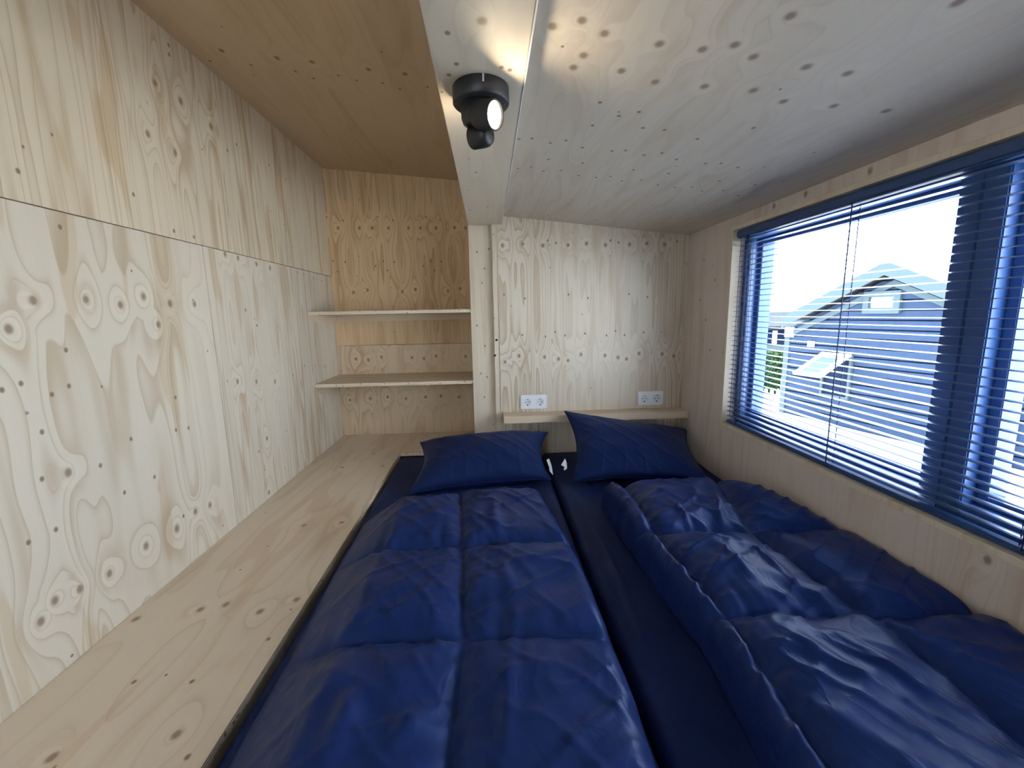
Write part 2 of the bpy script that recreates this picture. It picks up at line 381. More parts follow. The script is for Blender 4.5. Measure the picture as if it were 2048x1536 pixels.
M['navy2'] = fabric('navy_quilt', (0.0100, 0.0235, 0.108), 0.40, 0.02, 0.24, 0.75)
M['sheet'] = fabric('navy_sheet', (0.007, 0.014, 0.062), 0.55, 0.05, 0.25, 0.5)
M['label'] = plain('white_fabric_label', (0.85, 0.85, 0.85), 0.8)
M['wood'] = plain('bed_base_wood', (0.5, 0.4, 0.28), 0.7, var=0.1)
M['floor'] = plain('floor_vinyl', (0.40, 0.36, 0.31), 0.6, var=0.1)

# ------------------------------------------------------------------ room shell
G = 0.0012
floor = tag(box('floor', XL-0.05, XR+0.12, YF-0.05, Y2+0.05, -0.06, 0.0, M['floor']), kind='structure')

wl = tag(box('wall_left', XL-0.07, XL-0.0125, YF-0.05, Y2+0.06, 0, 2.35, M['wood']), 'left plywood wall made of large sheets', kind='structure')
zs_ = CZ + 0.2515; ys_ = 1.603; zt = zc_niche(XL)+0.04
def panel_x(y0, y1, z0, z1, mat): return box('panel', XL-0.012, XL, y0+G, y1-G, z0+G, z1-G, mat, wl, bev=0.0008, seg=1)
panel_x(ys_, Y2+0.02, 0, zs_, M['ply_far'])
panel_x(YF, ys_, 0, zs_, M['ply_near'])
panel_x(YF, Y2+0.02, zs_, zt, M['ply_up'])
def screw(c, ax, parent):
    return lathe('screw', c, ax, [(0, 0.0036), (0.0008, 0.0034), (0.0012, 0.0022), (0.0004, 0.0012)], M['steel'], parent, seg=10)
for p in ((54, 826), (144, 1311)):
    q = pl_left(*p); screw(q, (1, 0, 0), wl)

wb = tag(box('wall_back', 0.0590, XR+0.02, Y1+0.0185, Y2, 0, CZ+0.75, M['wood']), 'headboard wall faced with one pale plywood sheet', kind='structure')
xe = 0.0595
prism('panel', [(xe, Y1, 0), (XR, Y1, 0), (XR, Y1, zc_main(XR)+0.01), (xe, Y1, zc_main(xe)+0.01)], (0, 0.018, 0), M['ply_head'], wb)
t1 = tag(box('trim_1', 0.0315, xe-0.0002, Y1+0.0035, Y2, 0, zc_main(0.03)+0.05, M['ply_col']), 'narrow plywood strip beside the headboard sheet', kind='structure')
for p in ((993, 680), (990, 711)):
    q = onY(*p, Y1+0.0035); lathe('screw', q, (0, -1, 0), [(0, 0.007), (0.0015, 0.006), (0.0008, 0.003)], M['hole'], t1, seg=12)
col = tag(box('wall_column', -0.0945, 0.0318, YC, Y2, 0, zc_niche(-0.09)+0.02, M['ply_col']), 'plywood column between the alcove and the headboard', kind='structure')

wn = tag(box('wall_niche', XL-0.02, -0.06, Y2+0.0125, Y2+0.06, 0, 2.35, M['wood']), 'back wall of the shelf alcove', kind='structure')
zj = onY(800, 689, Y2)[2]
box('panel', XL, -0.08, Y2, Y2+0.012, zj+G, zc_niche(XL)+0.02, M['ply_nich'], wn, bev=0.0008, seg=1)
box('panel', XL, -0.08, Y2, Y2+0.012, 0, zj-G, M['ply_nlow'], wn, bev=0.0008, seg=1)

cl = tag(prism('ceiling', [(0.05, YF, zc_main(0.05)), (XR+0.1, YF, zc_main(XR+0.1)), (XR+0.1, YF, zc_main(XR+0.1)+0.03), (0.05, YF, zc_main(0.05)+0.03)],
         (0, Y1+0.1-YF, 0), M['ply_ceil']), 'sloping pale plywood ceiling above the bed', kind='structure')
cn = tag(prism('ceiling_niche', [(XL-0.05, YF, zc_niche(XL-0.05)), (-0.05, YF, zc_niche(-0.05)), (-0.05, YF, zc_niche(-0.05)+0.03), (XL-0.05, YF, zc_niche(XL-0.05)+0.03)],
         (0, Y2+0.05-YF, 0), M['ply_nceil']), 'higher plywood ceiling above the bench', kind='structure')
bm_ = tag(box('ceiling_beam', -0.0925, 0.0865, YF, Y1+0.018, BEAMZ, zc_niche(-0.09)+0.02, M['ply_beam'], bev=0.0015), 'boxed plywood beam carrying the spotlight', kind='structure')

box('edge_strip', 0.0866, 0.0892, YF, Y1-0.001, BEAMZ-0.0008, BEAMZ+0.004, M['white'], bm_)
# wall behind the viewer, with an unseen window added to light alcove and bench
wf = tag(box('wall_front', -0.36, XR+0.1, YF-0.06, YF, 0, 2.35, M['ply_side']), 'plywood wall behind the viewer', kind='structure')
box('panel', XL-0.05, -0.36, YF-0.06, YF, 1.90, 2.35, M['ply_side'], wf)
box('panel', XL-0.05, -0.36, YF-0.06, YF, 0, 0.95, M['ply_side'], wf)
box('panel', XL-0.05, -0.86, YF-0.06, YF, 0.95, 1.90, M['ply_side'], wf)
d1 = tag(empty('added_window', (-0.61, YF-0.04, 0.95)), 'small window added behind the viewer to light alcove and bench', kind='structure')
for x0, x1, z0, z1 in ((-0.86, -0.81, 0.95, 1.90), (-0.41, -0.36, 0.95, 1.90), (-0.81, -0.41, 1.85, 1.90), (-0.81, -0.41, 0.95, 1.0)):
    box('frame_bar', x0, x1, YF-0.06, YF-0.01, z0, z1, M['frame'], d1, bev=0.003)  # frame of the added window
box('pane', -0.81, -0.41, YF-0.04, YF-0.035, 1.0, 1.85, M['glass'], d1)  # pane of the added window

# right wall around the window opening
WY0, WY1 = 0.062, 1.957
WZ0, WZ1 = CZ-0.530, CZ+0.349
L = 0.018; XO = XR+0.16
wr = tag(box('wall_right', XR+0.0185, XO, WY1+L, Y2, 0, CZ+0.5, M['wood']), 'right plywood wall around the wide window', kind='structure')
def panel_r(y0, y1, z0, z1): return box('panel', XR, XR+0.018, y0, y1, z0, z1, M['ply_right'], wr)
panel_r(WY1+L, Y1, 0, zc_main(XR)+0.005); panel_r(YF, WY0-L, 0, zc_main(XR)+0.005)
panel_r(WY0-L, WY1+L, WZ1+L, zc_main(XR)+0.005); panel_r(WY0-L, WY1+L, 0, WZ0-L)
box('wall_core', XR+0.0185, XO, YF, WY0-L, 0, CZ+0.5, M['wood'], wr)
box('wall_core', XR+0.0185, XO, WY0-L, WY1+L, WZ1+L, CZ+0.5, M['wood'], wr)
box('wall_core', XR+0.0185, XO, WY0-L, WY1+L, 0, WZ0-L, M['wood'], wr)
# plywood lining of the opening
D0 = XR-0.0025
box('lining_board', D0, XO, WY1, WY1+L, WZ0-L, WZ1+L, M['ply_plain'], wr, bev=0.001, seg=1)
box('lining_board', D0, XO, WY0-L, WY0, WZ0-L, WZ1+L, M['ply_plain'], wr, bev=0.001, seg=1)
box('lining_board', D0, XO, WY0, WY1, WZ1, WZ1+L, M['ply_plain'], wr, bev=0.001, seg=1)
box('lining_board', D0, XO, WY0, WY1, WZ0-L, WZ0, M['ply_plain'], wr, bev=0.001, seg=1)

# two window frames side by side
def window(name, y0, y1, label):
    x0 = XR+0.053
    r = tag(empty(name, ((x0+XO)/2, (y0+y1)/2, WZ0)), label, kind='structure')
    a, b = 0.054, 0.026         # fixed frame, sash
    e = 0.0006
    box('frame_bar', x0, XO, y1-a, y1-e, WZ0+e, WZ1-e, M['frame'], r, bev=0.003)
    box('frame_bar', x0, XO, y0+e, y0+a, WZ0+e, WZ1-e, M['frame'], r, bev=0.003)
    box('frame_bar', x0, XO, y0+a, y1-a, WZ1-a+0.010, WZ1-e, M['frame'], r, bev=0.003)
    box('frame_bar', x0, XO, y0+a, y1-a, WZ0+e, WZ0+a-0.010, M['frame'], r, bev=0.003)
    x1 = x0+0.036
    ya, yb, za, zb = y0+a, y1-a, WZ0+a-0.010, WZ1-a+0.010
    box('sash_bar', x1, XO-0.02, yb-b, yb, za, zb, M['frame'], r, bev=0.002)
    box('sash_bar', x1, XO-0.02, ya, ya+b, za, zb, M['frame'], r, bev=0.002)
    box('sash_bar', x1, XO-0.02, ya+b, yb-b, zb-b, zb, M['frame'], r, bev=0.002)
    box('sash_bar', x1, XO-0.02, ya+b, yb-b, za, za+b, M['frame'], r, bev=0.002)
    box('pane', x1+0.028, x1+0.032, ya+b-0.004, yb-b+0.004, za+b-0.004, zb-b+0.004, M['glass'], r)
    return r
YM = 1.004
window('window_1', YM, WY1, 'far window with black frame tinted blue by lens flare looking onto the dark house')
window('window_2', WY0, YM, 'near window with black frame tinted blue by lens flare cut by the photo edge')

# ------------------------------------------------------------------ venetian blind, one across both windows
bx0 = XR+0.010
vb = tag(empty('venetian_blind', (bx0+0.015, (WY0+WY1)/2, WZ0)), 'open horizontal slat blind hanging in front of the wide window', 'blind')
ba, bb = WY0+0.008, WY1-0.008
hr = box('headrail', bx0-0.002, bx0+0.036, ba, bb, WZ1-0.036, WZ1-0.002, M['rail'], vb, bev=0.006, seg=3)
box('bottom_rail', bx0+0.002, bx0+0.030, ba, bb, WZ0+0.002, WZ0+0.017, M['rail'], vb, bev=0.005, seg=3)
sl_n = 37; zt0, zt1 = WZ0+0.036, WZ1-0.048
SV = []; SF = []
for i in range(5):
    t = (i-2)/2.0; xx = t*0.0125; zz = 0.0022*(1-t*t)
    for yy in (ba-(ba+bb)/2, bb-(ba+bb)/2): SV.append((xx, yy, zz))
for i in range(4): SF.append((2*i, 2*i+1, 2*i+3, 2*i+2))
nb = len(SV)
SV += [(x, y, z-0.0005) for x, y, z in SV]
SF += [tuple(nb+k for k in reversed(f)) for f in SF]
SF += [(0, nb, nb+1, 1), (8, 9, nb+9, nb+8)]
slat0 = mesh('slat', SV, SF, M['slat'], smooth_=False, at=(0, 0, 0))
for k in range(sl_n):
    o = slat0 if k == 0 else slat0.copy()
    if k: COL.objects.link(o)
    o.parent = vb
    o.location = Vector((bx0+0.0165, (ba+bb)/2, zt0+(zt1-zt0)*k/(sl_n-1))) - Vector(vb.location)
for yy in (1.868, 1.332, 0.79, 0.25):
    for dx, dy in ((0.0035, 0.0), (0.0300, 0.0), (0.0165, 0.014)):
        tube('ladder_cord', [(bx0+dx, yy+dy, WZ0+0.012), (bx0+dx, yy+dy, WZ1-0.03)], 0.0015, M['cord'], vb, seg=5)
tube('pull_cord', [(bx0-0.004, 1.905, WZ1-0.03), (bx0-0.005, 1.905, WZ0+0.05)], 0.0012, M['cord'], vb, seg=5)

# ------------------------------------------------------------------ bench
be = tag(empty('storage_bench', ((XL+BEDX0)/2, 1.2, 0)), 'long built-in plywood bench along the left wall', 'bench')
YB0 = 0.10
box('bench_top', XL+0.001, BEDX0, YB0, Y2-0.001, BENCH-0.020, BENCH, M['ply_bench'], be,
    mats=[M['edge_z']], mi=[0, 0, 1, 0, 0, 1])
box('front_panel', BEDX0-0.030, BEDX0-0.010, YB0+0.01, Y2-0.001, 0.0, BENCH-0.0205, M['ply_plain'], be)
box('end_panel', XL+0.001, BEDX0-0.031, YB0+0.01, YB0+0.03, 0.0, BENCH-0.0205, M['ply_side'], be)
# the bench top runs on behind the bed head, into the alcove
box('bench_return', BEDX0+0.001, -0.096, Y1+0.02, Y2-0.001, BENCH-0.020, BENCH, M['ply_bench'], be, mats=[M['edge_z']], mi=[0, 0, 1, 0, 0, 0])

# ------------------------------------------------------------------ alcove shelves
def shelf(ztop, label):
    r = tag(empty('alcove_shelf', ((XL-0.095)/2, (YC+Y2)/2, ztop-0.06)), label, 'shelf', 'plywood shelves in the alcove')
    yf = YC+0.006
    box('board', XL+0.001, -0.0955, yf, Y2-0.001, ztop-0.018, ztop, M['ply_shelf'], r, mats=[M['edge_z']], mi=[0, 0, 1, 0, 0, 0])
    z0 = ztop-0.0185
    prism('side_batten', [(XL+0.001, yf+0.012, z0), (XL+0.001, yf+0.068, z0-0.042), (XL+0.001, Y2-0.024, z0-0.042), (XL+0.001, Y2-0.024, z0)],
          (0.020, 0, 0), M['spruce'], r)
    box('back_batten', XL+0.001, -0.0965, Y2-0.022, Y2-0.001, z0-0.042, z0, M['spruce'], r)
    return r
shelf(onY(780, 621.0, YC+0.006)[2], 'upper plywood shelf in the alcove, just below eye level')
shelf(onY(790, 765.0, YC+0.006)[2], 'lower plywood shelf in the alcove, above the bench')

# ------------------------------------------------------------------ headboard ledge
lz0, lz1 = CZ-0.593, CZ-0.5535
lg = tag(box('headboard_ledge', 0.0705, XR-0.006, Y1-0.108, Y1-0.0005, lz0, lz1, M['spruce'], bev=0.003), 'thick spruce ledge fixed below the two sockets', 'ledge')

# ------------------------------------------------------------------ double sockets
def socket(xc, zc, label):
    y = Y1
    r = tag(empty('wall_socket', (xc, y-0.005, zc-0.04)), label, 'socket', 'double sockets above the ledge')
    fr = box('cover_frame', xc-0.0755, xc+0.0755, y-0.010, y-0.0003, zc-0.040, zc+0.040, M['white'], r, bev=0.004)
    for s in (-1, 1):
        cx = xc+s*0.0355
        ins = box('insert', cx-0.0275, cx+0.0275, y-0.0135, y-0.0102, zc-0.0275, zc+0.0275, M['white'], r, bev=0.0015)
        rim = lathe('well_rim', (cx, y-0.0136, zc), (0, -1, 0), [(0, 0.0215), (0.0016, 0.0212), (0.0016, 0.0195), (0.0003, 0.0190), (0.0002, 0.0)], M['white2'], ins, seg=32)
        for dx in (-0.0095, 0.0095, 0.0):
            lathe('contact_hole', (cx+dx, y-0.0138, zc), (0, -1, 0), [(0, 0.0026 if dx else 0.0016), (0.0006, 0.0026 if dx else 0.0016)], M['hole'], ins, seg=12)
        box('earth_clip', cx-0.003, cx+0.003, y-0.0146, y-0.0138, zc-0.0190, zc-0.0125, M['hole'], ins)
        box('earth_clip', cx-0.003, cx+0.003, y-0.0146, y-0.0138, zc+0.0135, zc+0.0190, M['steel'], ins)
    return r
q = onY(1067, 803.2, Y1); socket(q[0], q[2], 'white double socket on the left, nearer the column')
q = onY(1299.5, 796, Y1); socket(q[0], q[2], 'white double socket on the right, nearer the window wall')

# ------------------------------------------------------------------ spotlight on the beam
lc = Vector((-0.003, 0.998, BEAMZ))
lp = tag(empty('ceiling_spotlight', lc), 'black round ceiling spotlight with two lit heads under the beam', 'lamp')
lathe('mounting_base', lc, (0, 0, -1), [(0.0003, 0.0585), (0.0015, 0.0595), (0.031, 0.0595), (0.034, 0.0570), (0.034, 0.0)], M['black'], lp, seg=56)
box('index_mark', lc.x+0.004, lc.x+0.0075, lc.y-0.0612, lc.y-0.0590, BEAMZ-0.016, BEAMZ-0.002, M['mark'], lp)
lathe('yoke', lc, (0, 0, -1), [(0.0345, 0.0430), (0.060, 0.0425), (0.070, 0.0390), (0.075, 0.032), (0.075, 0.0)], M['black'], lp, seg=48)
def head(c, ax, k):
    d = Vector(ax).normalized(); c = Vector(c)
    pf = lambda P: [(t*k, r*k) for t, r in P]
    h = lathe('lamp_head', c, d, pf([(-0.042, 0.0), (-0.042, 0.016), (-0.038, 0.025), (-0.028, 0.0315), (-0.015, 0.0335), (0.022, 0.0335), (0.024, 0.0325), (0.024, 0.0295), (0.016, 0.0290), (0.016, 0.0)]), M['black'], lp, seg=40)
    lathe('lens', c, d, pf([(0.0166, 0.0275), (0.0190, 0.0268), (0.0204, 0.018), (0.0208, 0.0)]), M['lens'], h, seg=32)
    return h
head((lc.x+0.013, lc.y-0.037, BEAMZ-0.068), (0.78, -0.60, -0.22), 0.85)
head((lc.x-0.006, lc.y+0.012, BEAMZ-0.090), (-0.84, 0.53, 0.06), 0.72)

# ------------------------------------------------------------------ bed: base, two mattresses
bxm = (BEDX0+XR)/2
YFT = 0.40
bb_ = tag(box('bed_base', BEDX0+0.004, XR-0.004, YFT+0.01, Y1-0.006, 0.0, 0.25, M['wood'], bev=0.004), 'low wooden base under the two mattresses', 'bed base')
def soft_top(name, x0, x1, y0, y1, zb, ztop, rad, mat, amp, seed, parent=None, nx=90, ny=150, folds=()):
    xs = np.linspace(0, 1, nx); ys = np.linspace(0, 1, ny)
    # denser towards the edges
    xs = 0.5-0.5*np.cos(np.pi*xs)*(0.55+0.45*np.abs(np.cos(np.pi*xs))); ys = 0.5-0.5*np.cos(np.pi*ys)
    A, B = np.meshgrid(xs, ys)
    X = x0+(x1-x0)*A; Y = y0+(y1-y0)*B
    e = np.minimum(np.minimum(X-x0, x1-X), np.minimum(Y-y0, y1-Y))/rad
    e = np.clip(e, 0, 1); prof = np.sqrt(1-(1-e)**2)
    Z = ztop-rad+rad*prof
    wv = vnoise(X*9+seed, Y*5+seed)*0.6+vnoise(X*22+seed*2, Y*9)*0.35+vnoise(X*40, Y*17+seed)*0.18
    Z = Z+amp*wv*np.clip(e*1.5, 0, 1)
    for pts, wd, h in folds:
        for p, q in zip(pts[:-1], pts[1:]):
            dx, dy = q[0]-p[0], q[1]-p[1]; t = np.clip(((X-p[0])*dx+(Y-p[1])*dy)/(dx*dx+dy*dy), 0, 1)
            Z = np.maximum(Z, (ztop-0.003+h*np.exp(-(np.hypot(X-p[0]-t*dx, Y-p[1]-t*dy)/wd)**2))*np.clip(e*2, 0, 1))
    V = np.stack([X, Y, Z], -1).reshape(-1, 3).tolist()
    Fc = [(j*nx+i, j*nx+i+1, (j+1)*nx+i+1, (j+1)*nx+i) for j in range(ny-1) for i in range(nx-1)]
    ring = [i for i in range(nx)]+[j*nx+nx-1 for j in range(1, ny)]+[(ny-1)*nx+i for i in range(nx-2, -1, -1)]+[j*nx for j in range(ny-2, 0, -1)]
    b0 = len(V)
    for k in ring: V.append((V[k][0], V[k][1], zb))
    n = len(ring)
    for k in range(n): Fc.append((ring[k], b0+k, b0+(k+1) % n, ring[(k+1) % n]))
    Fc.append(tuple(b0+k for k in range(n)))
    return mesh(name, V, Fc, mat, parent, smooth_=True)
tag(soft_top('mattress', BEDX0+0.006, bxm-0.004, YFT+0.005, Y1-0.008, 0.251, MAT, 0.028, M['sheet'], 0.008, 3.0),
    'mattress in a navy fitted sheet beside the bench', 'mattress', 'mattresses side by side')
tag(soft_top('mattress', bxm+0.004, XR-0.006, YFT+0.005, Y1-0.008, 0.251, MAT, 0.028, M['sheet'], 0.008, 11.0,
         folds=[([onZ(x, y, MAT)[:2] for x, y in ((1150, 985), (1185, 1050), (1235, 1150), (1290, 1280))], 0.016, 0.007)]),
    'mattress in a navy fitted sheet beside the window wall', 'mattress', 'mattresses side by side')

# ------------------------------------------------------------------ duvets: quilted, seams where the photograph shows them
def duvet(name, nodes, zseam, H, edge_r, mat, seed, wallside=False, n=54, wr=1.0, creases=(), left_r=None):
    """nodes[row][col] = (x, y) of the seam crossings; the outer rows and columns are the duvet's edge"""
    N = np.array(nodes, float); Rr, Cc = N.shape[0]-1, N.shape[1]-1
    r = np.linspace(0, Rr, Rr*n+1); c = []
    for j in range(Cc):
        wdt = np.abs(N[:, j+1, 0]-N[:, j, 0]).mean(); k = max(12, int(wdt/0.0085)); c += list(np.linspace(j, j+1, k, endpoint=False))
    c = np.array(c+[Cc])
    CC, RR = np.meshgrid(c, r)
    ri = np.clip(np.floor(RR).astype(int), 0, Rr-1); ci = np.clip(np.floor(CC).astype(int), 0, Cc-1)
    b = RR-ri; a = CC-ci
    P = (N[ri, ci]*((1-a)*(1-b))[..., None]+N[ri, ci+1]*(a*(1-b))[..., None]+N[ri+1, ci]*((1-a)*b)[..., None]+N[ri+1, ci+1]*(a*b)[..., None])
    X, Y = P[..., 0], P[..., 1]
    X = X+0.006*vnoise(Y*6+seed, X*3)+0.003*vnoise(Y*19+seed, X*9); Y = Y+0.010*vnoise(X*7+seed*3, Y*3)
    cw = np.abs(N[ri, ci+1, 0]-N[ri, ci, 0]); rw = np.abs(N[ri+1, ci, 1]-N[ri, ci, 1])
    # distance to seams and to the outer edge, in metres
    def dseam(f, wd, k, K, open_hi):
        lo = np.where(k == 0, 9.0, f*wd); hi = np.where(k == K-1, 9.0, (1-f)*wd); return np.minimum(lo, hi)
    ds_c = dseam(a, cw, ci, Cc, True); ds_r = dseam(b, rw, ri, Rr, True)
    d_l = CC*0+9; d_l = np.where(ci == 0, a*cw, 9.0); d_rt = np.where(ci == Cc-1, (1-a)*cw, 9.0)
    d_t = np.where(ri == 0, b*rw, 9.0); d_b = np.where(ri == Rr-1, (1-b)*rw, 9.0)
    if wallside: d_rt = d_rt+0.02
    pl_ = np.clip(d_l/left_r, 0, 1)**0.85 if left_r else 1.0
    if left_r: d_l = d_l+0.02
    de = np.minimum(np.minimum(d_l, d_rt), np.minimum(d_t, d_b))
    e = np.clip(de/edge_r, 0, 1); prof = np.minimum(np.sqrt(np.clip(1-(1-e)**2, 0, 1)), pl_)
    pf = lambda d, wd: 1-np.exp(-d/wd)
    puff = pf(ds_c, 0.022)*pf(ds_r, 0.022)
    dome = np.minimum(1, 0.78+0.22*np.sin(np.pi*np.clip(a, 0, 1))*np.sin(np.pi*np.clip(b, 0, 1)))
    Z = (zseam-MAT)+H*puff*dome
    # gathers that run into the seams
    g1 = np.exp(-ds_r/0.055)*np.clip(ds_r/0.012, 0, 1)*(vnoise(X*34+seed, RR*1.1)+0.6*vnoise(X*70+seed, RR*1.3))
    g2 = np.exp(-ds_c/0.045)*np.clip(ds_c/0.012, 0, 1)*(vnoise(CC*1.1+seed, Y*30)+0.5*vnoise(CC*1.3, Y*62+seed))
    u1 = 0.8*X+0.6*Y; v1 = -0.6*X+0.8*Y
    rid = (1-np.abs(2*vnoise(u1*3.5+seed, v1*17+seed)))**6-0.25
    rid2 = (1-np.abs(2*vnoise(v1*4.0+seed*2, u1*19)))**6-0.25
    wave = vnoise(X*5+seed, Y*5)*0.022+vnoise(X*11, Y*11+seed)*0.010
    Z = Z+wr*(0.016*g1+0.013*g2+0.0065*rid+0.0055*rid2)*np.clip(de/0.03, 0, 1)+wave*np.clip(de/0.08, 0, 1)
    for (x0, y0, x1, y1, wd, h) in creases:
        dx, dy = x1-x0, y1-y0; ll = dx*dx+dy*dy
        t = np.clip(((X-x0)*dx+(Y-y0)*dy)/ll, 0, 1); dd = (X-x0)*dy-(Y-y0)*dx; dd = dd/math.sqrt(ll)+0.006*vnoise(t*5+seed, t*0+3)
        fall = np.sin(np.pi*np.clip(t, 0.02, 0.98))
        dist = np.hypot(X-(x0+t*dx), Y-(y0+t*dy))
        Z = Z+h*np.exp(-(dist/wd)**2)*fall
    Z = MAT+0.008+np.maximum(Z, 0.012)*prof
    ny_, nx_ = X.shape
    V = np.stack([X, Y, Z], -1).reshape(-1, 3)
    if wallside: V[:, 0] = np.minimum(V[:, 0], XR-0.003)
    V = V.tolist()
    Fc = [(j*nx_+i, j*nx_+i+1, (j+1)*nx_+i+1, (j+1)*nx_+i) for j in range(ny_-1) for i in range(nx_-1)]
    ring = [i for i in range(nx_)]+[j*nx_+nx_-1 for j in range(1, ny_)]+[(ny_-1)*nx_+i for i in range(nx_-2, -1, -1)]+[j*nx_ for j in range(ny_-2, 0, -1)]
    b0 = len(V)
    for k in ring: V.append((V[k][0], V[k][1], MAT+0.006))
    m_ = len(ring)
    for k in range(m_): Fc.append((ring[k], b0+k, b0+(k+1) % m_, ring[(k+1) % m_]))
    Fc.append(tuple(b0+k for k in range(m_)))
    return mesh(name, V, Fc, mat, smooth_=True)
zsL = CZ-0.722
def pz(x, y, z): return onZ(x, y, z)[:2]
LE = [(-0.497, 1.56), (-0.494, 1.245), (-0.484, 0.865), (-0.480, 0.60)]
LM = [pz(920, 985, zsL), pz(927, 1098, zsL), pz(925, 1292, zsL), pz(880, 1530, zsL)]
LR = [pz(1085, 990, CZ-0.73), pz(1150, 1110, CZ-0.755), pz(1232, 1310, CZ-0.76), pz(1305, 1530, CZ-0.77)]
rows = [[LE[i], LM[i], LR[i]] for i in range(3)] + [[(-0.480, 0.415), (-0.09, 0.41), (0.262, 0.41)]]
cr = lambda pts, z, wd, h: [(*pz(*pts[i], z), *pz(*pts[i+1], z), wd, h) for i in range(len(pts)-1)]
zt_ = CZ-0.68
tag(duvet('duvet', rows, zsL, 0.036, 0.055, M['navy2'], 2.7, left_r=0.16, creases=
    cr([(985, 990), (1000, 1090)], zt_, 0.016, 0.010)+cr([(1000, 1105), (1032, 1200), (1020, 1285)], zt_, 0.014, 0.008)+cr([(1020, 1300), (1010, 1536)], zt_, 0.016, 0.010)
    +cr([(720, 1370), (640, 1536)], zt_, 0.022, 0.016)+cr([(880, 1390), (760, 1500)], zt_, 0.020, 0.012)),
    'quilted navy duvet on the bench side of the bed', 'duvet', 'quilted navy duvets')
zsR = CZ-0.708
RA = [pz(1243, 972, zsR), pz(1312, 1078, zsR), pz(1455, 1245, zsR), pz(1660, 1530, zsR)]
RB = [pz(1425, 965, zsR), pz(1500, 1065, zsR), pz(1735, 1243, zsR), pz(2040, 1440, zsR)]
RE = [pz(1202, 990, CZ-0.745), pz(1262, 1085, CZ-0.745), pz(1400, 1262, CZ-0.745), pz(1590, 1500, CZ-0.745)]
RC = [(XR-0.06, 1.52), (XR-0.004, 1.20), (XR-0.004, 0.83), (XR-0.004, 0.55)]
rowsR = [[RE[i], RA[i], RB[i], RC[i]] for i in range(3)] + [[(0.44, 0.41), (0.49, 0.41), (0.84, 0.41), (XR-0.004, 0.41)]]
tag(duvet('duvet', rowsR, zsR, 0.044, 0.05, M['navy2'], 8.3, wallside=True, wr=1.15, creases=
    cr([(1330, 1000), (1390, 1060)], zt_, 0.010, 0.010)+cr([(1430, 985), (1445, 1060)], zt_, 0.012, 0.014)
    +cr([(1420, 1085), (1520, 1180), (1650, 1235)], zt_, 0.014, 0.012)+cr([(1500, 1090), (1600, 1180), (1700, 1235)], zt_, 0.010, 0.010)
    +cr([(1560, 1270), (1760, 1400)], zt_, 0.018, 0.012)+cr([(1640, 1260), (1900, 1430)], zt_, 0.014, 0.010)),
    'quilted navy duvet on the window side of the bed', 'duvet', 'quilted navy duvets')

